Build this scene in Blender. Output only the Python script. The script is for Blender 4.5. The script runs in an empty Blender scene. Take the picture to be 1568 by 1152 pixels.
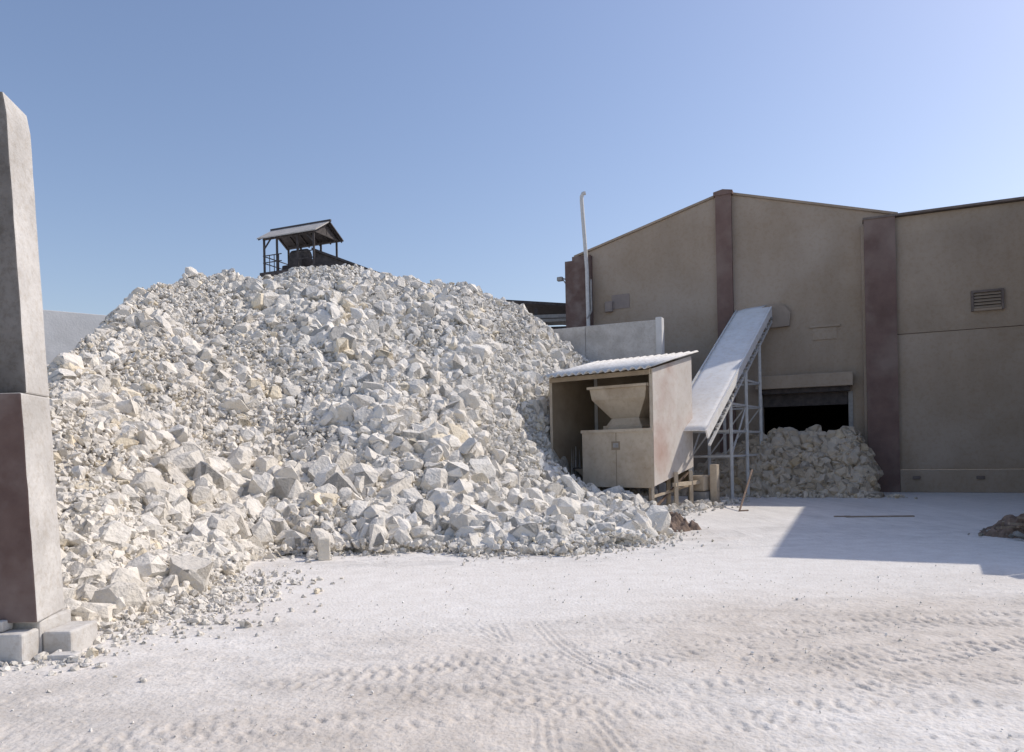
import bpy, bmesh, math, random
import numpy as np
from mathutils import Vector, Matrix
random.seed(7); rng=np.random.default_rng(11)
scene=bpy.context.scene
COL=scene.collection

# ------------------------------------------------------------------ noise
def _h(ix,iy,seed):
    n=(ix.astype(np.int64)*374761393+iy.astype(np.int64)*668265263+seed*1442695041)&0x7fffffff
    n=((n^(n>>13))*1274126177)&0x7fffffff
    n=n^(n>>16)
    return (n&0xffff)/65535.0
def vnoise(x,y,seed=0):
    ix=np.floor(x);iy=np.floor(y);fx=x-ix;fy=y-iy
    fx=fx*fx*(3-2*fx);fy=fy*fy*(3-2*fy)
    a=_h(ix,iy,seed);b=_h(ix+1,iy,seed);c=_h(ix,iy+1,seed);d=_h(ix+1,iy+1,seed)
    return (a*(1-fx)+b*fx)*(1-fy)+(c*(1-fx)+d*fx)*fy-0.5
def fbm(x,y,o=4,seed=0):
    r=0;a=1
    for i in range(o):
        r=r+a*vnoise(x*2**i+i*17.3,y*2**i+i*9.1,seed+i);a*=.5
    return r

# ------------------------------------------------------------------ materials
def mat(name,c1,c2,scale=3,rough=.9,bump=.3,bscale=30,stretch=(1,1,1),bdist=.02,metal=0,attr=None,c3=None,s3=.4,spec=.2,grain=None):
    m=bpy.data.materials.new(name);m.use_nodes=True
    nt=m.node_tree;N=nt.nodes;L=nt.links
    b=N['Principled BSDF'];b.inputs['Roughness'].default_value=rough;b.inputs['Metallic'].default_value=metal
    b.inputs['Specular IOR Level'].default_value=spec
    tc=N.new('ShaderNodeTexCoord');mp=N.new('ShaderNodeMapping');mp.inputs['Scale'].default_value=stretch
    L.new(tc.outputs['Object'],mp.inputs['Vector'])
    n=N.new('ShaderNodeTexNoise');n.inputs['Scale'].default_value=scale;n.inputs['Detail'].default_value=8;n.inputs['Roughness'].default_value=.62
    L.new(mp.outputs[0],n.inputs['Vector'])
    r=N.new('ShaderNodeValToRGB');r.color_ramp.elements[0].position=.33;r.color_ramp.elements[1].position=.67
    r.color_ramp.elements[0].color=(*c1,1);r.color_ramp.elements[1].color=(*c2,1)
    L.new(n.outputs['Fac'],r.inputs[0]);out=r.outputs[0]
    if c3:
        n3=N.new('ShaderNodeTexNoise');n3.inputs['Scale'].default_value=s3;n3.inputs['Detail'].default_value=5
        L.new(tc.outputs['Object'],n3.inputs['Vector'])
        r3=N.new('ShaderNodeValToRGB');r3.color_ramp.elements[0].position=.48;r3.color_ramp.elements[1].position=.68
        L.new(n3.outputs['Fac'],r3.inputs[0])
        mx=N.new('ShaderNodeMix');mx.data_type='RGBA'
        L.new(r3.outputs[0],mx.inputs[0]);L.new(out,mx.inputs[6]);mx.inputs[7].default_value=(*c3,1);out=mx.outputs[2]
    if grain:
        ng=N.new('ShaderNodeTexNoise');ng.inputs['Scale'].default_value=grain[0];ng.inputs['Detail'].default_value=4;ng.inputs['Roughness'].default_value=.75
        L.new(tc.outputs['Object'],ng.inputs['Vector'])
        rg=N.new('ShaderNodeValToRGB');rg.color_ramp.elements[0].position=.36;rg.color_ramp.elements[1].position=.52
        g=grain[1];rg.color_ramp.elements[0].color=(g,g*.97,g*.93,1);rg.color_ramp.elements[1].color=(1,1,1,1)
        L.new(ng.outputs['Fac'],rg.inputs[0])
        mx=N.new('ShaderNodeMix');mx.data_type='RGBA';mx.blend_type='MULTIPLY';mx.inputs[0].default_value=1
        L.new(out,mx.inputs[6]);L.new(rg.outputs[0],mx.inputs[7]);out=mx.outputs[2]
    if attr:
        at=N.new('ShaderNodeAttribute');at.attribute_name=attr
        mx=N.new('ShaderNodeMix');mx.data_type='RGBA';mx.blend_type='MULTIPLY';mx.inputs[0].default_value=1
        L.new(out,mx.inputs[6]);L.new(at.outputs['Color'],mx.inputs[7]);out=mx.outputs[2]
    L.new(out,b.inputs['Base Color'])
    nb=N.new('ShaderNodeTexNoise');nb.inputs['Scale'].default_value=bscale;nb.inputs['Detail'].default_value=6
    L.new(tc.outputs['Object'],nb.inputs['Vector'])
    bp=N.new('ShaderNodeBump');bp.inputs['Strength'].default_value=bump;bp.inputs['Distance'].default_value=bdist
    L.new(nb.outputs['Fac'],bp.inputs['Height']);L.new(bp.outputs[0],b.inputs['Normal'])
    return m
M_rock=mat('limestone',(.86,.845,.81),(1,.995,.975),7,1,.7,16,bdist=.05,attr='rc',spec=.05)
M_pebble=mat('pebble',(.85,.83,.80),(1,1,1),8,1,.4,40,attr='rc',spec=.05)
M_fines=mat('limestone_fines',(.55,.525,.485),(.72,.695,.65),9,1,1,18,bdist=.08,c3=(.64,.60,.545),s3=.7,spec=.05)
M_ground=mat('quarry_dust',(.89,.875,.855),(1,.995,.985),4,1,.6,30,bdist=.022,attr='gc',spec=.05,grain=(24,.93))
M_conc=mat('concrete',(.52,.50,.47),(.66,.64,.605),2.5,.9,.4,25,c3=(.45,.43,.40),s3=1.2,grain=(14,.88))
M_concw=mat('concrete_white',(.66,.655,.635),(.80,.79,.77),1.2,.9,.3,20,c3=(.60,.59,.565),s3=.8)
M_plast=mat('tan_plaster',(.365,.292,.220),(.430,.348,.270),.9,.95,.35,14,stretch=(1,1,.35),c3=(.46,.385,.312),s3=.35,grain=(9,.93))
M_plast2=mat('tan_plaster_dusty',(.395,.318,.243),(.458,.375,.292),.9,.95,.35,14,stretch=(1,1,.35),c3=(.35,.281,.213),s3=.35,grain=(9,.93))
M_maroon=mat('maroon_paint',(.170,.112,.095),(.228,.154,.132),1.6,.9,.3,18,c3=(.27,.205,.175),s3=.9)
M_maroon2=mat('maroon_worn',(.135,.088,.076),(.19,.133,.115),3,.9,.3,18,c3=(.24,.19,.17),s3=2)
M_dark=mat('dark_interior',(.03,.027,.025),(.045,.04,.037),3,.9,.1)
M_dsteel=mat('dark_steel',(.06,.055,.055),(.12,.105,.10),6,.7,.2,metal=.2)
M_beige=mat('beige_paint',(.52,.44,.335),(.60,.515,.405),2.2,.8,.15,12,c3=(.46,.375,.28),s3=1.5,grain=(7,.9))
M_pink=mat('sunlit_side_paint',(.66,.60,.54),(.76,.705,.645),1.2,.85,.15,12,c3=(.54,.385,.325),s3=.55,grain=(6,.93))  # hopper's sun-facing panel: sunlit paleness put into the colour, plus ruddy patches
M_inner=mat('inner_sheet',(.27,.215,.155),(.35,.285,.21),2,.85,.1)
M_roofw=mat('white_sheet',(.60,.595,.58),(.78,.77,.75),3,.7,.2,15,grain=(8,.85))
M_belt=mat('conveyor_cover',(.80,.78,.75),(.90,.885,.855),2,.95,.2,15,spec=.05,grain=(6,.93))
M_white=mat('white_steel',(.58,.57,.55),(.72,.71,.68),8,.6,.2)
M_grey=mat('grey_steel',(.28,.27,.26),(.4,.39,.37),8,.6,.2)
M_rust=mat('rusty_cloth',(.15,.11,.085),(.30,.22,.17),7,.95,.6)
M_wood=mat('weathered_wood',(.26,.20,.15),(.38,.31,.24),7,.9,.5,stretch=(1,1,.2))
M_coping=mat('roof_coping',(.16,.13,.115),(.24,.20,.175),5,.9,.3)
M_roofg=mat('pale_roof_sheet',(.42,.40,.37),(.56,.53,.49),3,.8,.3)  # hut's front roof slope, paler than the back one

# ------------------------------------------------------------------ helpers
def empty(name):
    e=bpy.data.objects.new(name,None);COL.objects.link(e);return e
def mesh(name,vs,fs,m,parent=None,smooth=False):
    me=bpy.data.meshes.new(name);me.from_pydata([tuple(v) for v in vs],[],fs);me.validate();me.update()
    bm=bmesh.new();bm.from_mesh(me);bmesh.ops.recalc_face_normals(bm,faces=bm.faces);bm.to_mesh(me);bm.free()
    if smooth:
        for p in me.polygons:p.use_smooth=True
    me.materials.append(m)
    o=bpy.data.objects.new(name,me);COL.objects.link(o)
    if parent:o.parent=parent
    return o
class Frame:
    def __init__(s,o,e,f):
        s.o=Vector((o[0],o[1],0));s.e=Vector((e[0],e[1],0)).normalized();s.f=Vector((f[0],f[1],0)).normalized()
    def P(s,k,n,z):return s.o+s.e*k+s.f*n+Vector((0,0,z))
    def box(s,name,k0,k1,n0,n1,z0,z1,m,parent=None,bev=0):
        v=[s.P(k,n,z) for z in (z0,z1) for n in (n0,n1) for k in (k0,k1)]
        f=[(0,1,3,2),(4,6,7,5),(0,4,5,1),(2,3,7,6),(0,2,6,4),(1,5,7,3)]
        o=mesh(name,v,f,m,parent)
        if bev:
            b=o.modifiers.new('b','BEVEL');b.width=bev;b.segments=2
        return o
    def poly_kz(s,name,pts,n0,n1,m,parent=None):
        a=[s.P(k,n0,z) for k,z in pts];b=[s.P(k,n1,z) for k,z in pts];c=len(pts)
        f=[tuple(range(c)),tuple(range(2*c-1,c-1,-1))]+[(i,(i+1)%c,c+(i+1)%c,c+i) for i in range(c)]
        return mesh(name,a+b,f,m,parent)
    def poly_nz(s,name,pts,k0,k1,m,parent=None):
        a=[s.P(k0,n,z) for n,z in pts];b=[s.P(k1,n,z) for n,z in pts];c=len(pts)
        f=[tuple(range(c)),tuple(range(2*c-1,c-1,-1))]+[(i,(i+1)%c,c+(i+1)%c,c+i) for i in range(c)]
        return mesh(name,a+b,f,m,parent)
    def frust(s,name,r0,z0,r1,z1,m,parent=None):
        v=[]
        for r,z in((r0,z0),(r1,z1)):
            v+=[s.P(r[0],r[2],z),s.P(r[1],r[2],z),s.P(r[1],r[3],z),s.P(r[0],r[3],z)]
        f=[(0,1,5,4),(1,2,6,5),(2,3,7,6),(3,0,4,7)]
        o=mesh(name,v,f,m,parent);sm=o.modifiers.new('s','SOLIDIFY');sm.thickness=.03
        return o
def bar(name,a,b,w,m,parent=None,seg=4,w2=None,smooth=False):
    a=Vector(a);b=Vector(b);d=(b-a).normalized()
    up=Vector((0,0,1)) if abs(d.z)<.95 else Vector((1,0,0))
    x=d.cross(up).normalized();y=d.cross(x).normalized()
    off=math.pi/4 if seg==4 else 0
    w2=w2 or w
    r=[]
    for p,ww in ((a,w),(b,w2)):
        for i in range(seg):
            t=off+2*math.pi*i/seg;q=ww*(.7071 if seg==4 else .5)
            r.append(p+x*math.cos(t)*q+y*math.sin(t)*q)
    f=[tuple(range(seg)),tuple(range(2*seg-1,seg-1,-1))]+[(i,(i+1)%seg,seg+(i+1)%seg,seg+i) for i in range(seg)]
    return mesh(name,r,f,m,parent,smooth)
def tube(name,pts,r,m,parent=None,seg=10):
    cu=bpy.data.curves.new(name,'CURVE');cu.dimensions='3D';cu.bevel_depth=r;cu.bevel_resolution=3
    sp=cu.splines.new('POLY');sp.points.add(len(pts)-1)
    for p,q in zip(sp.points,pts):p.co=(*q,1)
    cu.materials.append(m);o=bpy.data.objects.new(name,cu);COL.objects.link(o)
    cu.use_fill_caps=True
    if parent:o.parent=parent
    return o

# ------------------------------------------------------------------ rock cloud builder
def template(npt,blocky):
    bm=bmesh.new()
    ex=random.uniform(2.8,5) if blocky else random.uniform(2.1,2.8)
    s=(1,random.uniform(.72,1),random.uniform(.55,.85))
    for k in range(npt):
        v=Vector((random.gauss(0,1),random.gauss(0,1),random.gauss(0,1))).normalized()
        L=(abs(v.x)**ex+abs(v.y)**ex+abs(v.z)**ex)**(1/ex)
        v=v/L*random.uniform(.84,1.03)
        bm.verts.new((v.x*s[0],v.y*s[1],v.z*s[2]))
    def hull():
        r=bmesh.ops.convex_hull(bm,input=bm.verts)
        dead=list({g for g in r['geom_interior']+r['geom_unused'] if isinstance(g,bmesh.types.BMVert)})
        bmesh.ops.delete(bm,geom=dead,context='VERTS')
    hull()
    if npt>14:
        for i in range(2):
            nrm=Vector((random.gauss(0,1),random.gauss(0,1),random.gauss(0,1))).normalized()
            bmesh.ops.bisect_plane(bm,geom=bm.verts[:]+bm.edges[:]+bm.faces[:],plane_co=nrm*random.uniform(.45,.62),plane_no=nrm,clear_outer=True)
        hull()
    bmesh.ops.triangulate(bm,faces=bm.faces)
    bm.verts.ensure_lookup_table()
    V=np.array([v.co[:] for v in bm.verts]);F=np.array([[v.index for v in f.verts] for f in bm.faces])
    used=np.unique(F);mp=np.zeros(len(V),int);mp[used]=np.arange(len(used));V=V[used];F=mp[F]
    bm.free();V/=np.abs(V).max();return V,F
T_HI=[template(random.choice((28,36,44)),i%4!=0) for i in range(36)]
T_LO=[template(13,i%2) for i in range(16)]
def rocks(name,pos,size,color,m,parent=None,T=None):
    T=T or T_HI
    n=len(pos);q=rng.normal(size=(n,4));q/=np.linalg.norm(q,axis=1)[:,None]
    w,x,y,z=q.T
    R=np.stack([1-2*(y*y+z*z),2*(x*y-z*w),2*(x*z+y*w),2*(x*y+z*w),1-2*(x*x+z*z),2*(y*z-x*w),2*(x*z-y*w),2*(y*z+x*w),1-2*(x*x+y*y)],-1).reshape(n,3,3)
    anis=rng.uniform(.76,1.18,size=(n,3))
    ti=rng.integers(0,len(T),n)
    AV=[];AF=[];AC=[];off=0
    for t,(V,F) in enumerate(T):
        idx=np.where(ti==t)[0]
        if len(idx)==0:continue
        P=V[None]*anis[idx][:,None,:]*(size[idx]*.56)[:,None,None]
        P=P*(1+rng.normal(0,.025,size=P.shape[:2])[...,None])
        P=np.einsum('nij,nvj->nvi',R[idx],P)+pos[idx][:,None,:]
        AV.append(P.reshape(-1,3))
        FF=F[None]+(np.arange(len(idx))*len(V))[:,None,None]+off
        AF.append(FF.reshape(-1,3));AC.append(np.repeat(color[idx],len(V),axis=0))
        off+=len(idx)*len(V)
    V=np.concatenate(AV);F=np.concatenate(AF);C=np.concatenate(AC)
    return rawmesh(name,V,F,C,m,'rc',parent)
def rawmesh(name,V,F,C,m,attr,parent=None,smooth=False):
    me=bpy.data.meshes.new(name);k=F.shape[1]
    me.vertices.add(len(V));me.vertices.foreach_set('co',V.astype(np.float32).ravel())
    me.loops.add(F.size);me.loops.foreach_set('vertex_index',F.astype(np.int32).ravel())
    me.polygons.add(len(F));me.polygons.foreach_set('loop_start',np.arange(0,F.size,k,dtype=np.int32))
    me.update(calc_edges=True)
    me.polygons.foreach_set('use_smooth',np.full(len(F),smooth))
    if C is not None:
        a=me.color_attributes.new(attr,'FLOAT_COLOR','POINT')
        a.data.foreach_set('color',np.concatenate([C,np.ones((len(C),1))],1).astype(np.float32).ravel())
    me.materials.append(m);me.update()
    o=bpy.data.objects.new(name,me);COL.objects.link(o)
    if parent:o.parent=parent
    return o
def rockcol(n,warm=None):
    g=rng.normal(.765,.06,n).clip(.55,.89)
    w=rng.random(n)*.8 if warm is None else (rng.random(n)*.5+warm*.65)
    w=w.clip(0,1.25)[:,None]
    c=g[:,None]*(np.array([1,.98,.937])*(1-w)+np.array([1.015,.956,.863])*w)
    yel=rng.random(n)<.05
    c[yel]*=np.array([1,.94,.82])
    return c

# ------------------------------------------------------------------ GROUND
def axis(lo,hi,step,ext):
    a=list(np.arange(lo,hi,step));e=[];s=step;v=hi
    while v<ext:
        e.append(v);s*=1.25;v+=s
    e.append(ext);b=[];s=step;v=lo-step
    while v>-ext:
        b.append(v);s*=1.25;v-=s
    b.append(-ext)
    return np.array(b[::-1]+a+e)
gx=axis(-5.5,8.6,.016,1800);gy=axis(3.4,12.2,.015,1800)
X,Y=np.meshgrid(gx,gy)
near=np.exp(-np.maximum(0,np.hypot(X-1,Y-7)-9)**2/20)
soft=np.clip(1.15-np.abs(Y-(9.3+.14*X+fbm(X*.4,Y*.4,3,5)*2.5))/2.7,0,1)
soft=np.clip(soft*soft*(3-2*soft),0,1)
rough=(1-.9*soft)
lump=fbm(X*9,Y*11,4,2)
Z=fbm(X*.3,Y*.3,3,1)*.025+rough*(np.clip(lump-.15,0,.4)*.020+np.maximum(fbm(X*22,Y*22,2,3)-.15,0)*.012)
Trk=np.zeros_like(X)
tracks=[(3,-14,20.0,.36,.11),(0,-22,26.6,.38,.12),(-1,-21.5,28.6,.38,.12),(9,16,12.2,.36,.12),(9.5,16,11.0,.36,.11),
 (12,9,11.9,.24,.09),(12,9,12.35,.2,.09),(-8,3,8.6,.22,.1),(-8,3,8.2,.2,.09),(6,-20,25.3,.38,.12),
 (5,-10,15.9,.36,.12),(8,-12,19.0,.36,.11),(-6,-9,15.3,.38,.12),(2,-25,30.6,.38,.12),(4,-18,22.2,.36,.11),(11,14,12.6,.36,.12),
 (1,-30,36.9,.36,.11),(7,-15,21.0,.36,.11),(-3,-16,21.2,.38,.12),(10,-6,13.2,.36,.11)]
nearw=np.clip((8.8-Y+.15*X)/2.4,0.06,1)
for i,(cx,cy,R,w,p) in enumerate(tracks):
    r=np.hypot(X-cx,Y-cy);th=np.arctan2(Y-cy,X-cx);d=(r-R)+fbm(th*R*.5,th*0+i,2,70+i)*.2;s=th*R
    band=np.clip(1-(np.abs(d)/(w*.5))**8,0,1)
    if w>.3:
        ph=s/p+np.abs(d)/w*.5+(d>0)*.5+fbm(s*2.5,d*6,2,90+i)*.35
        tread=np.clip(np.sin(2*np.pi*ph)*5-2.0,-1,1)*np.clip((np.abs(d)-.02)*60,0,1)
        patch=np.clip(fbm(s*1.6+i*9,d*5,4,40+i)*6-.1,0,1)
    else:
        tread=np.clip(np.sin(2*np.pi*d/.06)*3,-1,1)*.7
        patch=np.clip(fbm(s*1.1+i*9,d*2.5,4,40+i)*5-.1,0,1)
    patch=patch*(1-.95*soft)*nearw
    Z-=band*patch*np.clip(.001+.009*tread,-.001,1);Trk=np.maximum(Trk,band*patch*(.5+.5*tread))
Z*=near
beige=np.clip(fbm(X*.35+3,Y*.5,5,21)*1.6+.45-(Y-6.5)*.10,0,1)*(1-soft)
sp=np.clip(fbm(X*3,Y*5,5,30)*2.2+.35,0,1)
cA=np.array([.80,.777,.742]);cB=np.array([.70,.650,.590])
Cg=cA*(1-beige[...,None])+cB*beige[...,None]
Cg=Cg*(1-.09*sp*rough)[...,None]
grp=np.clip(fbm(X*.9,Y*1.6,5,33)*2.4-.1,0,1)
Cg=Cg*(1-.10*grp*rough)[...,None]
spk=np.clip(fbm(X*14,Y*16,3,37)*5-1.2,0,1)
Cg=Cg*(1-.08*spk*rough)[...,None]
Cg=Cg*(1-.12*Trk)[...,None]
far=np.clip((np.hypot(X,Y)-60)/200,0,1)[...,None];Cg=Cg*(1-far)+np.array([.42,.36,.29])*far
ny,nx=X.shape
idx=np.arange(nx*ny).reshape(ny,nx)
F=np.stack([idx[:-1,:-1],idx[:-1,1:],idx[1:,1:],idx[1:,:-1]],-1).reshape(-1,4)
rawmesh('ground',np.stack([X,Y,Z],-1).reshape(-1,3),F,Cg.reshape(-1,3),M_ground,'gc',smooth=True)

# ------------------------------------------------------------------ STONE PILE
B=np.array([(-7.5,5.6),(-5.2,6.4),(-3.9,7.5),(-3.85,8.8),(-4.05,10.3),(-4.1,11.2),(-2.9,11.8),(-1.9,11.9),(-.9,11.9),(.3,11.8),(1.5,12.1),(2.4,13.5),(2.85,14.9),(3.1,16.6),(3.6,18.0)])
Rg=np.array([(-11.5,11.5,2.3),(-9.6,12.2,2.6),(-8.2,13,2.9),(-9.1,16.2,4.15),(-9.4,18.7,5.65),(-8.95,21,6.85),(-6.05,22.5,7.22),(-3.75,23,7.0),(-1.35,23.6,6.8),(.34,24,6.05),(1.85,24.2,5.2),(2.8,24.1,4.4),(3.5,23.8,3.0),(4.0,23.6,1.5),(4.4,23.4,.2)])
Pw=np.array([1.3,1.3,1.3,1.2,1.12,1.1,1.1,1.15,1.3,1.85,3.2,3.8,3.5,3,2])
NC=360;NR=240
ci=np.linspace(0,len(B)-1,NC)
def ip(a,t):
    i=np.clip(np.floor(t).astype(int),0,len(a)-2);f=t-i;f=f*f*(3-2*f)*.5+f*.5
    return a[i]*(1-f)[:,None]+a[i+1]*f[:,None] if a.ndim>1 else a[i]*(1-f)+a[i+1]*f
def surf(c,t):
    b=ip(B,c);r=ip(Rg,c);p=ip(Pw,c)
    tt=np.clip(t,0,1)
    xy=b+(r[:,:2]-b)*t[:,None]
    xy=xy+((1-tt)**6*fbm(c*1.7,c*0+3,3,55)*.9)[:,None]*np.array([.3,-1.0])
    z=r[:,2]*tt**p
    z=np.where(tt>.86,z-(tt-.86)**2*r[:,2]*2.2,z)
    z=z+.0433*r[:,2]*tt**6
    z=np.where(t>1,z-(t-1)*r[:,2]*.75,z)
    n=fbm(xy[:,0]*.42,xy[:,1]*.42,4,60)
    z=z+n*.62*np.clip(tt*3,0,1)*np.clip(r[:,2]/4,0.2,1)+fbm(xy[:,0]*2,xy[:,1]*2,3,61)*.14
    z=z+.20*np.exp(-((tt-.05)/.06)**2)*np.clip((r[:,2]-3)/2,0,1)
    return np.column_stack([xy,z-.06])
cc,tt=np.meshgrid(ci,np.linspace(-.02,1.3,NR))
S=surf(cc.ravel(),tt.ravel());S[:,2]+=fbm(S[:,0]*6,S[:,1]*6,3,62)*.07
idx=np.arange(NC*NR).reshape(NR,NC)
F=np.stack([idx[:-1,:-1],idx[:-1,1:],idx[1:,1:],idx[1:,:-1]],-1).reshape(-1,4)
pile=empty('limestone_rock_pile')
def clearz(p):
    # the shed stands in a pocket: stones rise away from its walls on every side
    q=p[:,:2]-np.array([3.57,18.7]);k=q@np.array([-.783,.622]);n=q@np.array([.622,.783])
    inside=(k>-.35)&(k<3.12)&(n>-.1)&(n<2.6)
    dk=np.maximum(0,k-2.45);df=np.maximum(0,-(n+.9));db=np.maximum(0,n-1.9)
    lim=.32+2.0*dk+1.0*df+3.5*db
    return inside,lim,k,n
ins,lim,kk_,nn_=clearz(S)
S[:,2]=np.where(ins,np.minimum(S[:,2],.3),np.minimum(S[:,2],np.where(kk_>-.6,lim,99)))
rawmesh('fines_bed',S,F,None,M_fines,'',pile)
def samp(n,tlo,thi):
    c=rng.uniform(0,len(B)-1,n*3);t=rng.uniform(tlo,thi,n*3)
    e=.02
    p=surf(c,t);a=surf(np.clip(c+e,0,len(B)-1.001),t)-p;b=surf(c,t+e)-p
    ar=np.linalg.norm(np.cross(a,b),axis=1);ar/=np.quantile(ar,.97)
    keep=rng.random(n*3)<ar
    return p[keep][:n],c[keep][:n],t[keep][:n]
def fixp(p,sz):
    ins,lim,k,n=clearz(p)
    over=(k>-.6)&(p[:,2]>lim+.06)
    p[:,2]=np.where(over,lim+rng.uniform(-.02,.12,len(p)),p[:,2])
    box=(k>-.35)&(k<3.2+sz*.55)&(n>-.1-sz*.3)&(n<2.7)&(p[:,2]>.35)
    return ~box
def warmf(p):return np.clip(.75-.10*(p[:,0]+5)-.10*(p[:,2]-1.5)+fbm(p[:,0]*.6,p[:,1]*.6,2,90)*.7,0,1)
p,c,t=samp(21000,-.01,1.07)
sz=np.exp(rng.normal(math.log(.20),.42,len(p))).clip(.08,.54)
low=np.exp(-(t/.32)**2);sz*=(.92+.36*low)
near_f=np.clip((np.hypot(p[:,0],p[:,1])-7)/6,0,1);sz*=.52+.48*near_f
crest=np.clip((t-.85)/.15,0,1);sz*=1-.2*crest
clus=fbm(p[:,0]*.8,p[:,1]*.8,3,77);sz*=np.clip(1+clus*.8,.55,1.4)
p[:,2]+=sz*rng.uniform(-.05,.28,len(p));k=fixp(p,sz)
rocks('stones',p[k],sz[k],rockcol(len(p),warmf(p))[k],M_rock,pile)
p,c,t=samp(40000,-.02,.6);k=(np.hypot(p[:,0],p[:,1])<11.5)&(p[:,0]>-8);p=p[k];
sz=np.exp(rng.normal(math.log(.115),.35,len(p))).clip(.05,.22);p[:,2]+=sz*.2
rocks('flank_stones',p,sz,rockcol(len(p),warmf(p)),M_rock,pile)
p,c,t=samp(40000,-.04,1.07)
sz=np.exp(rng.normal(math.log(.07),.38,len(p))).clip(.022,.16);p[:,2]+=sz*.3+.045+rng.uniform(0,.06,len(p));k=fixp(p,sz)
rocks('rubble',p[k],sz[k],rockcol(len(p),warmf(p))[k]*.98,M_rock,pile,T_LO)
big=[(-.2,13.6,.5,.5),(.7,13.0,.4,.5),(1.2,12.8,.3,.42),(.1,12.7,.3,.42),(1.9,14.0,.3,.42),(-1.2,13.0,.7,.42),(-2.4,12.6,.5,.42),(.9,16.8,.7,.5),(1.5,15.0,.35,.42),(-.9,15.2,1.7,.45),(-3.2,12.3,.35,.4),(2.3,15.1,.25,.42),(-3.6,12.4,.5,.4),(-.4,12.5,.22,.4),(1.0,13.9,.45,.55),(2.5,16.2,.3,.4),(.35,18.2,1.55,.6)]
bp=np.array([b[:3] for b in big]);bs=np.array([b[3] for b in big])
rocks('blocks',bp,bs,rockcol(len(big),np.full(len(big),.3)),M_rock,pile)
n=3800;a=rng.uniform(1.6,len(B)-1.2,n);bb=ip(B,a)
cen=np.array([-2,19.]);dr=bb-cen;dr/=np.linalg.norm(dr,axis=1)[:,None]
dist=np.abs(rng.exponential(.28,n))*(1+.8*fbm(a*2,a*0,3,56));pp=bb+dr*(dist-.15)[:,None]+(fbm(a*1.7,a*0+3,3,55)*.9)[:,None]*np.array([.3,-1.0])
sz=np.exp(rng.normal(math.log(.06),.60,n)).clip(.02,.30)*np.exp(-dist*.8)
rocks('toe_stones',np.column_stack([pp,sz*.22]),sz,rockcol(n),M_rock,pile)
n=3200;P2=rng.normal(size=(n,2))*np.array([.55,1.0])+np.array([-3.75,8.1]);sz=np.exp(rng.normal(math.log(.034),.5,n)).clip(.012,.11)
rocks('fan_stones',np.column_stack([P2,sz*.25]),sz,rockcol(n,np.full(n,.7)),M_rock,pile)
n=420;u=rng.random(n);P2=np.column_stack([3.7+u*2.6,17.9+u*3.6])+rng.normal(size=(n,2))*np.array([.28,.42]);sz=np.exp(rng.normal(math.log(.07),.6,n)).clip(.02,.3)
rocks('spill_stones',np.column_stack([P2,sz*.25]),sz,rockcol(n,np.full(n,.7))*.93,M_rock,pile)
fb=Frame((-2.86,11.15),(1,.25),(-.25,1))
st=fb.box('standing_block',-.09,.09,-.08,.08,0,.34,M_rock,pile,bev=.02)
a=st.data.color_attributes.new('rc','FLOAT_COLOR','POINT')
for q in a.data:q.color=(.76,.71,.62,1)
n=4600
P2=np.column_stack([rng.uniform(-5,9,n),3.6+rng.beta(1.1,2.4,n)*9])
keep=(fbm(P2[:,0]*.7,P2[:,1]*.7,3,99)+rng.normal(0,.2,n)>.08);P2=P2[keep];n=len(P2)
sz=np.exp(rng.normal(math.log(.010),.4,n)).clip(.004,.026)
rocks('ground_gravel',np.column_stack([P2,sz*.05+.006]),sz,rockcol(n)*1.05,M_pebble,None,T_LO)

# ------------------------------------------------------------------ second heap by the doorway
heap=empty('stone_heap')
n=2100
hx=rng.uniform(-1,1,n);hy=rng.uniform(-1,1,n)
hf=Frame((8.60,24.9),(.911,-.412),(-.412,-.911))
def heapz(k,m):
    lf=np.clip((k+3.0)/2.5,0,1)**.9;rt=np.clip((3.3-k)/.7,0,1)**.6
    return (1.86+fbm(k*1.3,k*0+m*.6,3,64)*.45)*lf*rt*np.clip(1-(np.abs(m)/1.9)**1.5,0,1)
K=hx*3.2;Mn=hy*1.9
keep=heapz(K,Mn)>.02;K=K[keep];Mn=Mn[keep];n=len(K)
sz=np.exp(rng.normal(math.log(.37),.28,n)).clip(.15,.55)
o=np.array(hf.o);e=np.array(hf.e);f=np.array(hf.f)
hz=heapz(K,Mn)
P3=o+K[:,None]*e+Mn[:,None]*f;P3[:,2]=hz-.10+rng.uniform(-.05,.12,n)
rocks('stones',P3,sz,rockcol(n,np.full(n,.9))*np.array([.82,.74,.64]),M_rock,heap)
kk,mm=np.meshgrid(np.linspace(-3.2,3.2,60),np.linspace(-2,2,40))
Vh=o+kk.reshape(-1,1)*e+mm.reshape(-1,1)*f;Vh[:,2]=heapz(kk,mm).ravel()-.15
idx=np.arange(2400).reshape(40,60);Fh=np.stack([idx[:-1,:-1],idx[:-1,1:],idx[1:,1:],idx[1:,:-1]],-1).reshape(-1,4)
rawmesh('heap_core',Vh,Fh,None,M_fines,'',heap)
n=300;P2=np.column_stack([rng.uniform(5.6,11.5,n),rng.normal(0,.25,n)]);P2[:,1]+=23.9-.42*(P2[:,0]-6.8)-.4
sz=np.exp(rng.normal(math.log(.09),.5,n)).clip(.03,.25)
rocks('heap_toe',np.column_stack([P2,sz*.25]),sz,rockcol(n,np.full(n,.9))*np.array([.9,.84,.76]),M_rock,heap)

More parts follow.
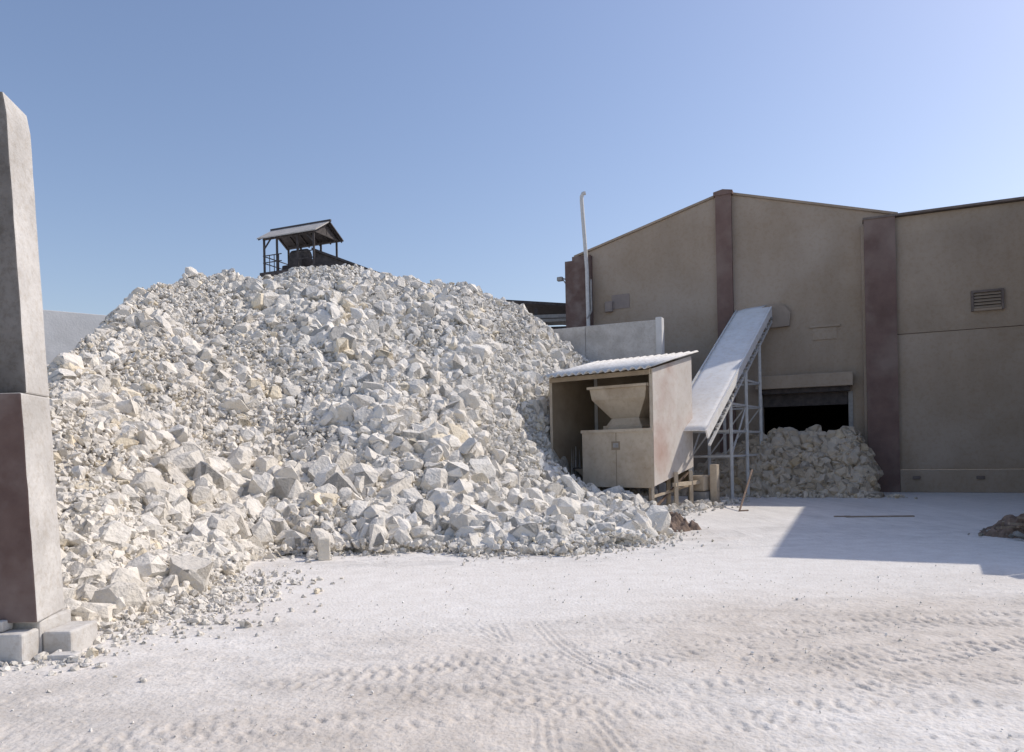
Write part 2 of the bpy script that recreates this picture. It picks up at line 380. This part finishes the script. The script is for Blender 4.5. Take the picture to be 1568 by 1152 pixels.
# ------------------------------------------------------------------ MAIN GABLED BUILDING
E=(.911,-.412);NRM=(-.412,-.911)
bf=Frame((12.8,24.5),E,NRM)
wh=empty('gabled_factory_building')
KL=-11.07;KR=.0;KA=-5.45;ZE=9.15;ZA=10.72
def rz(k):return ZE+(ZA-ZE)*(1-abs(k-KA)/(abs(KL-KA) if k<KA else abs(KR-KA)))
d0,d1,dz=-4.23,-1.48,3.38
bf.poly_kz('wall_left',[(KL,0),(d0,0),(d0,rz(d0)),(KA,ZA),(KL,ZE)],0,-.3,M_plast,wh)
bf.poly_kz('wall_over_door',[(d0,dz),(d1,dz),(d1,rz(d1)),(d0,rz(d0))],0,-.3,M_plast,wh)
bf.poly_kz('wall_right',[(d1,0),(KR,0),(KR,ZE),(d1,rz(d1))],0,-.3,M_plast,wh)
bf.box('side_wall',KL,KL+.3,-28,-.301,0,ZE-.02,M_plast,wh)
bf.box('side_wall_far',KR-.3,KR,-28,-.301,0,ZE-.02,M_plast,wh)
bf.poly_kz('rear_wall',[(KL,0),(KR,0),(KR,ZE-.03),(KA,ZA-.03),(KL,ZE-.03)],-28.01,-28.3,M_plast,wh)
for nm,a,b,za,zb in(('roof_left',KL-.12,KA,ZE-.03,ZA),('roof_right',KA,KR+.12,ZA,ZE-.03)):
    bf.poly_kz(nm,[(a,za+.005),(b,zb+.005),(b,zb+.085),(a,za+.085)],.06,-28.4,M_plast2,wh)
bf.box('pilaster_mid',-5.72,-5.17,.002,.22,0,ZA-.10,M_maroon,wh)
bf.poly_kz('pilaster_cap',[(-5.78,ZA-.10),(-5.11,ZA-.10),(-5.11,ZA+.03),(KA,ZA+.10),(-5.78,ZA+.03)],.002,.25,M_maroon,wh)
bf.box('pilaster_corner',KL-.12,KL+.62,.002,.28,0,ZE-.05,M_maroon2,wh)
bf.box('pilaster_corner_return',KL-.42,KL-.121,-.5,.28,0,ZE-.2,M_maroon2,wh)
bf.box('door_lintel_canopy',d0-.2,d1+.15,.002,.55,3.55,4.0,M_plast2,wh,bev=.02)
bf.box('door_lintel_lip',d0-.12,d1+.06,.002,.34,3.385,3.545,M_dsteel,wh)
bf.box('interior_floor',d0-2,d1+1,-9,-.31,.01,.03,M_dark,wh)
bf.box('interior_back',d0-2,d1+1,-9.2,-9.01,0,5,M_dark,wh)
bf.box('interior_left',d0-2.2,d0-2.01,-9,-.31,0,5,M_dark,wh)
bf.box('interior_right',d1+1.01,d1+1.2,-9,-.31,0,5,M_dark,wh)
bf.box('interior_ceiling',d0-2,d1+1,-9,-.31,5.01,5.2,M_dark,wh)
bf.box('roller_shutter_housing',d0+.02,d1-.02,-.28,-.02,2.95,3.375,M_dsteel,wh)
bf.box('door_jamb',d0-.14,d0-.002,.002,.06,0,3.38,M_grey,wh)
bf.box('door_jamb_2',d1+.002,d1+.14,.002,.06,0,3.38,M_grey,wh)
def vent(fr,k0,k1,z0,z1,n,parent,slats=5):
    fr.box('vent_recess',k0,k1,n+.002,n+.02,z0,z1,M_dsteel,parent)
    for a in((k0-.07,k0,z0-.07,z1+.07),(k1,k1+.07,z0-.07,z1+.07)):
        fr.box('vent_frame',a[0],a[1],n+.002,n+.09,a[2],a[3],M_coping,parent)
    fr.box('vent_frame_top',k0+.001,k1-.001,n+.002,n+.09,z1,z1+.07,M_coping,parent)
    fr.box('vent_frame_sill',k0+.001,k1-.001,n+.002,n+.11,z0-.07,z0,M_plast2,parent)
    for i in range(slats):
        z=z0+(z1-z0)*(i+.5)/slats
        fr.poly_nz('vent_slat',[(n+.02,z+.03),(n+.08,z-.035),(n+.08,z-.02),(n+.02,z+.045)],k0+.01,k1-.01,M_plast,parent)
M_blue=mat('faded_wall_stain',(.28,.24,.22),(.34,.285,.25),3,.9,.2)
bf.box('wall_patch',-9.7,-9.0,.002,.02,6.95,7.5,M_blue,wh,bev=.008)
bf.box('wall_patch_box',-9.95,-9.65,.002,.16,6.85,7.25,M_blue,wh,bev=.03)
bf.box('blind_panel',-2.55,-1.8,.002,.03,5.2,5.6,M_plast2,wh)
bf.box('panel_lintel',-2.65,-1.7,.002,.06,5.62,5.7,M_plast2,wh)
M_hood=mat('dusty_hood',(.31,.255,.205),(.37,.305,.25),3,.9,.3)
bf.poly_kz('conveyor_hatch_hood',[(-4.35,5.7),(-3.30,5.75),(-3.25,6.2),(-3.45,6.48),(-3.95,6.56),(-4.35,6.4)],.002,.16,M_hood,wh)
lamp=empty('wall_floodlight')
pl=bf.P(KL-.42,.05,8.3)
bar('bracket',pl,pl+Vector((-.22,-.08,.03)),.04,M_grey,lamp)
lf=Frame((pl.x-.27,pl.y-.10),E,NRM);lf.box('head',-.13,.10,-.09,.09,8.22,8.38,M_grey,lamp,bev=.03)
bar('brace',pl+Vector((0,0,-.25)),pl+Vector((-.18,-.06,0)),.03,M_grey,lamp)
pipe=empty('vent_pipe')
pb=bf.P(KL+.55,.42,0)
tube('riser',[(pb.x,pb.y,5.0),(pb.x-.02,pb.y,8.5),(pb.x-.17,pb.y,11.15),(pb.x-.17,pb.y,11.3),(pb.x-.12,pb.y-.02,11.42),(pb.x-.02,pb.y-.02,11.44)],.075,M_white,pipe)
tube('lower',[(pb.x,pb.y,0),(pb.x,pb.y,5.01)],.085,M_grey,pipe)
tube('elbow',[(pb.x-.05,pb.y-.05,6.6),(pb.x+.12,pb.y-.05,6.9),(pb.x+.12,pb.y-.05,8.1)],.04,M_grey,pipe)

# ------------------------------------------------------------------ RIGHT ANNEX + WING
rb=empty('factory_annex_building')
rf=Frame(bf.P(0,.55,0)[:2],E,NRM)
ZR=8.9
rf.box('wall_upper',0,4.0,-.3,0,5.12,ZR,M_plast2,rb)
rf.box('wall_lower',0,4.0,-.3,-.02,.72,5.10,M_plast,rb)
rf.box('wall_band',0,4.0,-.28,-.05,5.10,5.12,M_coping,rb)
rf.box('plinth',.0,4.0,-.28,.14,0,.71,M_plast,rb,bev=.02)
rf.box('pilaster_corner',-.92,-.005,-.55,.14,0,ZR+.02,M_maroon,rb)
rf.box('pilaster_side_fillet',-1.0,-.921,-.54,-.1,0,ZR-.1,M_plast,rb)
rf.box('coping',-.95,4.0,-.36,.17,ZR+.021,ZR+.09,M_coping,rb)
rf.box('roof_slab',.0,14,-20,-.37,ZR-.2,ZR-.02,M_plast2,rb)
rf.box('wing_side_wall',4.001,4.3,-.3,9.4,0,ZR,M_plast2,rb)
rf.box('wing_end_wall',4.301,14,9.1,9.4,0,ZR,M_plast2,rb)
rf.box('wing_roof',4.301,14,-.36,9.09,ZR-.2,ZR-.02,M_plast2,rb)
rf.box('wing_outer_wall',13.7,14,-20,9.09,0,ZR-.21,M_plast2,rb)
vent(rf,2.13,2.86,5.72,6.22,0,rb,5)
for k in(.35,2.1):
    rf.box('drain_stub',k,k+.22,.141,.2,.42,.52,M_coping,rb,bev=.01)
pw=empty('perimeter_wall')
w1=Frame((8.55,9.95),(.5,.866),(-.866,.5))
w1.box('wall_panel',0,5.2,-.22,0,0,3.0,M_conc,pw)
w2=Frame((8.76,9.83),(1,0),(0,1))
w2.box('wall_panel_2',0,10,-.22,0,0,3.0,M_conc,pw)

# ------------------------------------------------------------------ BAY WALLS
bw=empty('concrete_bay_wall')
wf=Frame((4.75,24.0),(-.914,.404),(.404,.914))
for i in range(6):
    a=i*2.4
    wf.box('panel_%d'%i,a+.006,a+2.394,0,.25,0,5.75-i*.01,M_conc,bw,bev=.012)
wf.box('end_post',-.2,0,-.06,.31,0,5.82,M_concw,bw,bev=.015)
lw=empty('concrete_boundary_wall')
lf2=Frame((-9.5,22.5),(-.78,-.626),(.626,-.78))
for i in range(5):
    a=i*2.4
    lf2.box('panel_%d'%i,a+.006,a+2.394,0,.25,0,5.62,M_concw,lw,bev=.012)

# ------------------------------------------------------------------ LEFT CONCRETE WALL END (column)
cw=empty('concrete_wall_column')
def colseg(name,z0,z1,yf,m,xl=-7.5,yb=6.44,mf=None):
    def xr(y,z):return -3.795-.052*z-.2*(y-5.9)
    vs=[];fs=[];N=14
    for j in range(N+1):
        z=z0+(z1-z0)*j/N
        jx=random.uniform(-.0025,.0025);jy=random.uniform(-.003,.003)
        chip=.02*max(0,(j-N+1)) if z1>4 else 0
        vs+=[(xl,yf,z),(xr(yf,z)+jx-chip,yf+jy,z),(xr(yb,z)+random.uniform(-.003,.003)-chip,yb,z),(xl,yb,z)]
    for j in range(N):
        b=j*4
        for q in range(4):
            fs.append((b+q,b+(q+1)%4,b+4+(q+1)%4,b+4+q))
    fs.append((0,3,2,1));t=N*4;fs.append((t,t+1,t+2,t+3))
    o=mesh(name,vs,fs,m,cw)
    if mf:
        o.data.materials.append(mf)
        for p in o.data.polygons:
            if abs(p.normal.y)>.9 and p.center.y<yf+.05:p.material_index=1
    bv=o.modifiers.new('b','BEVEL');bv.width=.014;bv.segments=2;bv.limit_method='ANGLE';bv.angle_limit=math.radians(40)
M_cshade=mat('shaded_concrete',(.175,.162,.148),(.265,.248,.228),3,.95,.5,18,c3=(.12,.11,.10),s3=1.3,grain=(12,.82))  # column's unlit front face: shade put into a darker concrete colour
colseg('lower',.30,2.14,5.9,M_conc,mf=M_maroon2)
colseg('upper',2.143,4.60,6.0,M_conc,mf=M_cshade)
fr=Frame((0,0),(1,0),(0,1))
fr.box('footing_front',-4.9,-3.86,5.78,6.0,-.05,.24,M_conc,cw,bev=.02)
fr.box('footing_side',-3.855,-3.62,6.02,6.42,-.05,.20,M_conc,cw,bev=.02)
fr.box('footing_core',-7.4,-3.86,6.003,6.44,-.05,.298,M_conc,cw,bev=.02)
fr.box('brick',-4.28,-4.05,5.84,5.97,.245,.33,M_conc,cw,bev=.01)
fr.box('loose_slab',-3.72,-3.5,5.86,5.98,.0,.05,M_conc,cw,bev=.01)
n=160;P2=rng.normal(size=(n,2))*np.array([.3,.2])+np.array([-3.85,5.95]);sz=np.exp(rng.normal(math.log(.035),.5,n)).clip(.01,.10)
rocks('base_rubble',np.column_stack([P2,sz*.2]),sz,rockcol(n)*.9,M_rock,cw)

# ------------------------------------------------------------------ FEED HOPPER SHED (crusher)
hs=empty('crusher_feed_hopper')
hf=Frame((3.57,18.7),(-.783,.622),(.622,.783))
W=3.15;D=2.3
hf.poly_nz('side_panel',[(0,.62),(D,1.05),(D,4.12),(0,3.60)],-.02,.02,M_pink,hs)
hf.poly_nz('side_panel_far',[(0,1.72),(.9,.75),(D,.6),(D,4.12),(0,3.60)],W-.02,W+.02,M_inner,hs)
hf.box('retaining_plate',W+.025,W+.06,-.12,D+.2,0,1.74,M_inner,hs)
hf.box('back_panel',.021,W-.021,D-.04,D,.6,4.06,M_inner,hs)
hf.box('front_panel',.0,2.1,-.045,-.003,.58,2.08,M_beige,hs,bev=.008)
hf.box('front_panel_rim_top',-.02,2.12,-.075,-.046,2.02,2.10,M_beige,hs)
hf.box('front_panel_seam',1.04,1.055,-.052,-.046,.6,2.0,M_inner,hs)
hf.box('label_plate',.93,1.18,-.06,-.053,1.56,1.78,M_inner,hs)
hf.box('label_plate_2',.97,1.13,-.067,-.0605,1.62,1.74,M_grey,hs)
hf.box('bin_inner_wall',2.06,2.1,.0,1.5,.6,2.06,M_beige,hs)
hf.box('deck',.03,W-.03,1.0,D-.05,1.0,1.06,M_dsteel,hs)
hf.box('top_beam',.0,W,-.05,.01,3.46,3.58,M_inner,hs)
for k,z0 in((.03,0),(W-.02,1.2)):
    bar('post',hf.P(k,-.01,z0),hf.P(k,-.01,3.6),.07,M_beige,hs)
bar('post_rear',hf.P(.05,D-.08,0),hf.P(.05,D-.08,4.0),.09,M_white,hs)
bar('post_rear_2',hf.P(W-.1,D-.08,0),hf.P(W-.1,D-.08,4.0),.09,M_white,hs)
NK=180;vs=[];fs=[]
for j,(n,z) in enumerate(((-.32,3.60),(1.1,3.93),(2.5,4.235))):
    for i in range(NK+1):
        k=-.14+(W+.26)*i/NK
        vs.append(hf.P(k,n,z+.035*math.sin(i/NK*math.pi*2*15)))
for j in range(2):
    for i in range(NK):
        a=j*(NK+1)+i;fs.append((a,a+1,a+NK+2,a+NK+1))
ro=mesh('corrugated_roof',vs,fs,M_roofw,hs,True)
sm=ro.modifiers.new('s','SOLIDIFY');sm.thickness=.02
hf.frust('funnel_upper',(.30,2.02,.25,1.75),3.22,(.36,1.98,.30,1.70),2.92,M_beige,hs)
hf.frust('funnel_lower',(.36,1.98,.30,1.70),2.92,(.72,1.58,.62,1.38),2.42,M_beige,hs)
hf.frust('throat_flare',(.74,1.56,.64,1.36),2.42,(.62,1.66,.52,1.48),2.22,M_beige,hs)
hf.box('crusher_body',.55,1.74,.45,1.6,1.1,2.215,M_beige,hs,bev=.02)
for a,b in(((.26,.22),(2.06,.22)),((.26,.22),(.26,1.78)),((2.06,.22),(2.06,1.78)),((.26,1.78),(2.06,1.78))):
    bar('funnel_rim',hf.P(a[0],a[1],3.24),hf.P(b[0],b[1],3.24),.07,M_beige,hs)
hf.poly_kz('chute',[(.35,1.05),(2.6,1.05),(1.9,.55),(.9,.55)],.3,1.8,M_inner,hs)
for i,(k,n) in enumerate(((.25,.3),(.25,1.3),(1.9,.5),(-.12,1.0),(-.12,1.9))):
    bar('leg_%d'%i,hf.P(k,n,0),hf.P(k,n,.95),.10,M_beige,hs)
bar('cross_member',hf.P(.05,.02,.35),hf.P(.05,D-.08,.55),.06,M_beige,hs)
bar('diagonal',hf.P(.05,.1,.05),hf.P(.05,D-.2,.9),.05,M_rust,hs)
bar('low_beam',hf.P(-.12,.9,.62),hf.P(-.12,2.6,.62),.10,M_beige,hs)
hf.box('motor_base',-.35,.2,2.35,3.1,.0,.35,M_grey,hs,bev=.02)
hf.box('gearbox',-.3,.15,2.4,3.0,.36,.8,M_beige,hs,bev=.05)
hf.box('control_cabinet',-.58,-.38,2.55,2.75,.0,1.1,M_beige,hs,bev=.02)

# ------------------------------------------------------------------ CONVEYOR
cv=empty('inclined_belt_conveyor')
H=Vector((.540,.842,0)).normalized();Rr=Vector((.842,-.540,0)).normalized()
A=Vector((5.05,20.62,2.42));HL=6.9;Bv=A+H*HL+Vector((0,0,4.12))
dirv=(Bv-A).normalized();upn=Rr.cross(dirv).normalized();Lg=(Bv-A).length
HW=.58
def slab(name,r0,r1,u0,u1,s0,s1,m):
    v=[A+dirv*(s*Lg)+Rr*r+upn*u for u in(u0,u1) for s in(s0,s1) for r in(r0,r1)]
    return mesh(name,v,[(0,1,3,2),(4,6,7,5),(0,4,5,1),(2,3,7,6),(0,2,6,4),(1,5,7,3)],m,cv)
vs=[];fs=[];NA=8;NS=30
for j in range(NS+1):
    s=-.10+1.10*j/NS
    for i in range(NA+1):
        a=-1+2*i/NA
        vs.append(A+dirv*(s*Lg)+Rr*(a*HW)+upn*(.025*(1-a*a)+random.uniform(-.004,.004)))
for j in range(NS):
    for i in range(NA):q=j*(NA+1)+i;fs.append((q,q+1,q+NA+2,q+NA+1))
o=mesh('cover',vs,fs,M_belt,cv,True);sm=o.modifiers.new('s','SOLIDIFY');sm.thickness=.02
slab('skirt_left',-HW-.05,-HW-.001,-.16,.05,-.1,1,M_white)
slab('skirt_right',HW+.001,HW+.05,-.22,.03,-.1,1,M_belt)
slab('truss_chord',HW,HW+.06,-.46,-.40,-.1,1,M_white)
slab('truss_chord_left',-HW-.06,-HW,-.42,-.36,-.1,1,M_grey)
for i in range(19):
    s=i/18*Lg*.99
    for r in(HW+.03,-HW-.03):
        bar('truss_web',A+dirv*s+Rr*r-upn*.40,A+dirv*min(Lg,(s+(.2 if i%2 else -.0)))+Rr*r-upn*.2,.04,M_white,cv)
    bar('idler',A+dirv*s-Rr*(HW-.02)-upn*.28,A+dirv*s+Rr*(HW+.1)-upn*.28,.10,M_grey,cv,8)
bar('head_pulley',Bv-Rr*.5-upn*.1,Bv+Rr*.5-upn*.1,.30,M_grey,cv,20)
def bp_(h,r,z):
    q=A+H*h+Rr*r;return Vector((q.x,q.y,z))
def topz(h):return A.z+h/HL*4.12-.42
hsn=[1.6,3.3,5.0]
for h in hsn:
    for r in(-.6,.6):bar('leg',bp_(h,r,0),bp_(h,r,topz(h)),.085,M_white,cv)
    for z in(1.3,2.05,2.85,3.65):
        if z<topz(h):bar('rung',bp_(h,-.6,z),bp_(h,.6,z),.055,M_white,cv)
    bar('brace',bp_(h,-.6,1.3),bp_(h,.6,2.85 if topz(h)>2.9 else 2.0),.035,M_white,cv)
for r in(-.6,.6):
    for z,(a,b) in((1.3,(0,2)),(2.05,(0,2)),(2.85,(0,2)),(3.65,(1,2))):
        bar('rail',bp_(hsn[a],r,z),bp_(hsn[b],r,z),.055,M_white,cv)
    bar('diag',bp_(hsn[0],r,1.3),bp_(hsn[1],r,2.85),.04,M_white,cv)

# ------------------------------------------------------------------ HUT ON TOWER, GALLERY, BACK SHED
ht=empty('hoist_tower_hut')
tf=Frame((-7.85,32.0),(-.92,.39),(.39,.92))
zp=9.55;LR=2.75
def rp(k,n,z):return tf.P(k,n,z)
for nm,n0,z0,n1,z1,m in(('roof_front',-.98,11.02,0,11.62,M_roofg),('roof_back',.98,11.02,0,11.62,M_dsteel)):
    v=[rp(-.2,n0,z0),rp(LR+.2,n0,z0),rp(LR+.2,n1,z1),rp(-.2,n1,z1)]
    v+=[p+Vector((0,0,.05)) for p in v]
    mesh(nm,v,[(0,1,2,3),(7,6,5,4),(0,4,5,1),(1,5,6,2),(2,6,7,3),(3,7,4,0)],m,ht)
    for i in range(6):
        k=-.1+(LR+.2)*i/5
        bar('purlin',rp(k,n0,z0-.03),rp(k,0,z1-.03),.05,M_dsteel,ht)
bar('ridge_cap',rp(-.25,0,11.68),rp(LR+.25,0,11.68),.09,M_dsteel,ht)
bar('gable_tie',rp(0,-.9,11.05),rp(0,.9,11.05),.07,M_dsteel,ht)
bar('gable_king',rp(0,0,11.05),rp(0,0,11.6),.06,M_dsteel,ht)
tf.poly_nz('gable_board',[(-.85,11.08),(.85,11.08),(0,11.58)],-.02,.02,M_dsteel,ht)
for k in(0.05,.9,LR-.75,LR-.05):
    for n in(-.8,.8):bar('post',rp(k,n,zp),rp(k,n,11.1),.08,M_dsteel,ht)
for n in(-.8,.8):bar('eave_beam',rp(0,n,11.03),rp(LR,n,11.03),.08,M_dsteel,ht)
bar('knee',rp(.05,-.8,10.6),rp(.45,-.8,11.0),.05,M_dsteel,ht)
bar('knee',rp(LR-.05,-.8,10.6),rp(LR-.4,-.8,11.0),.05,M_dsteel,ht)
for z in(10.0,10.3):
    bar('railing',rp(LR-1.0,-.82,z),rp(LR,-.82,z),.035,M_dsteel,ht)
    bar('railing_end',rp(LR,-.82,z),rp(LR,.82,z),.035,M_dsteel,ht)
    bar('railing_right',rp(0,-.82,z-.05),rp(.9,-.82,z-.05),.035,M_dsteel,ht)
for i in range(4):bar('railing_post',rp(LR-.25*i-.1,-.82,zp),rp(LR-.25*i-.1,-.82,10.3),.03,M_dsteel,ht)
tf.box('platform',-.4,LR+.1,-.95,.95,zp-.15,zp,M_dsteel,ht)
tf.box('winch_body',.95,1.7,-.45,.45,zp,10.25,M_dsteel,ht,bev=.08)
bar('winch_drum',rp(1.0,0,10.3),rp(1.75,0,10.3),.62,M_dsteel,ht,20)
tf.box('winch_motor',1.75,2.2,-.3,.3,zp,9.95,M_dsteel,ht,bev=.06)
for k in(.1,LR-.1):
    for n in(-.85,.85):bar('tower_leg',rp(k,n,0),rp(k,n,zp-.15),.16,M_dsteel,ht)
for z in(2,4,6,8):
    for n in(-.85,.85):
        bar('tower_beam',rp(.1,n,z),rp(LR-.1,n,z),.1,M_dsteel,ht)
        bar('tower_brace',rp(.1,n,z-2),rp(LR-.1,n,z),.06,M_dsteel,ht)
gl=empty('inclined_conveyor_gallery')
def gal(a,b,w,h,m,nm):
    a=Vector(a);b=Vector(b);v=[]
    for p in(a,b):
        for dy in(-w/2,w/2):
            for dz in(-h,0):v.append(p+Vector((.2*dy,dy,dz)))
    mesh(nm,v,[(0,1,3,2),(4,6,7,5),(0,4,5,1),(2,3,7,6),(0,2,6,4),(1,5,7,3)],m,gl)
gal((-8.2,32,10.38),(.2,32.8,7.25),1.3,.10,M_dsteel,'roof_sheet')
gal((-8.2,32,10.27),(.2,32.8,7.14),1.1,.9,M_dsteel,'body')
for x,z in((-6,8.4),(-3.5,7.5),(-1,6.6)):
    for dy in(-.5,.5):bar('trestle_leg',(x,32.3+dy,0),(x,32.3+dy,z),.14,M_dsteel,gl)
sd=empty('open_storage_shed')
sf=Frame((-.6,33.2),(1,-.1),(.1,1))
sf.poly_kz('roof',[(0,8.25),(3.6,7.9),(3.6,8.02),(0,8.37)],-.2,5,M_dsteel,sd)
sf.box('fascia',.1,3.6,-.15,-.05,7.45,7.6,M_grey,sd)
sf.box('back_wall',0,3.6,4.8,5,0,7.8,M_dark,sd)
sf.box('lower_roof',.2,3.6,-1.2,-.2,7.1,7.22,M_grey,sd)
sf.box('front_girt',.2,3.6,-1.1,-1.0,6.0,6.9,M_dsteel,sd)
for k in(.1,1.8,3.5):
    for n in(0,4.6):bar('column',sf.P(k,n,0),sf.P(k,n,7.9),.15,M_dsteel,sd)

# ------------------------------------------------------------------ DEBRIS
rod=empty('leaning_rod')
bar('rod',(5.5,18.0,.0),(6.45,19.9,.95),.05,M_rust,rod,6)
bar('rod_hook',(5.5,18.0,.02),(5.75,18.1,.02),.04,M_rust,rod,6)
pk=Frame((7.35,16.0),(.99,-.1),(.1,.99))
pl_=empty('wooden_plank')
pk.box('board',-.15,1.25,-.05,.05,.0,.035,M_wood,pl_,bev=.004)
pk.box('board_end',-.35,-.0,.06,.18,.0,.03,M_wood,pl_,bev=.004)
def ragheap(name,cx,cy,rx,ry,h,m,seed):
    n=48;kx,ky=np.meshgrid(np.linspace(-1.2,1.2,n),np.linspace(-1.2,1.2,n))
    r=np.hypot(kx,ky)+fbm(kx*1.3,ky*1.3,3,seed)*.6
    z=np.clip(1-r**2,0,1)**.6*h*(.65+1.1*fbm(kx*2.5,ky*2.5,4,seed+3))-.01
    V=np.stack([cx+kx*rx,cy+ky*ry,z],-1).reshape(-1,3);idx=np.arange(n*n).reshape(n,n)
    F=np.stack([idx[:-1,:-1],idx[:-1,1:],idx[1:,1:],idx[1:,:-1]],-1).reshape(-1,4)
    return rawmesh(name,V,F,None,m,'')
ragheap('scrap_cloth_heap',3.15,14.5,.45,.5,.30,M_rust,5)
dh=ragheap('debris_heap',8.9,12.45,.9,.55,.42,M_rust,15)
n=90;P2=rng.normal(size=(n,2))*np.array([.40,.25])+np.array([8.75,12.35]);sz=np.exp(rng.normal(math.log(.08),.5,n)).clip(.02,.2)
rocks('debris_stones',np.column_stack([P2,sz*.3+.02]),sz,rockcol(n)*.4,M_rock,dh)
for i in range(7):
    a=Vector((8.3+random.uniform(-.5,.7),12.3+random.uniform(-.4,.4),.05+random.random()*.2))
    bar('lath',a,a+Vector((random.uniform(-.7,.7),random.uniform(-.3,.3),random.uniform(-.03,.15))),.035,M_wood,dh)

# ------------------------------------------------------------------ LIGHT, SKY, CAMERA
el=math.radians(44);az=math.atan2(.94,.34)
sd_=Vector((math.sin(az)*math.cos(el),math.cos(az)*math.cos(el),math.sin(el)))
su=bpy.data.lights.new('sun','SUN');su.energy=3.3;su.angle=math.radians(.55);su.color=(1,.93,.835)
so=bpy.data.objects.new('sun',su);COL.objects.link(so);so.rotation_euler=sd_.to_track_quat('Z','Y').to_euler();so.location=(20,5,30)
w=bpy.data.worlds.new('World');scene.world=w;w.use_nodes=True
nt=w.node_tree;bg=nt.nodes['Background'];sk=nt.nodes.new('ShaderNodeTexSky');sk.sky_type='NISHITA'
sk.sun_disc=False;sk.sun_elevation=el;sk.sun_rotation=az;sk.air_density=1.25;sk.dust_density=1.2;sk.ozone_density=4.0;sk.altitude=0
mx=nt.nodes.new('ShaderNodeMix');mx.data_type='RGBA';mx.blend_type='MULTIPLY';mx.inputs[0].default_value=1
mx.inputs[7].default_value=(1.12,.98,.97,1)
nt.links.new(sk.outputs[0],mx.inputs[6]);nt.links.new(mx.outputs[2],bg.inputs[0]);bg.inputs[1].default_value=.15
cam=bpy.data.cameras.new('camera');co=bpy.data.objects.new('camera',cam);COL.objects.link(co)
cam.sensor_width=36;cam.lens=26;cam.shift_y=114/1568;cam.clip_end=5000;cam.clip_start=.05
co.matrix_world=Matrix.Translation((0,0,1.6))@Matrix.Rotation(math.pi/2,4,'X')@Matrix.Rotation(-.02,4,'Z')
scene.camera=co
scene.view_settings.view_transform='Standard';scene.view_settings.look='None';scene.view_settings.exposure=0
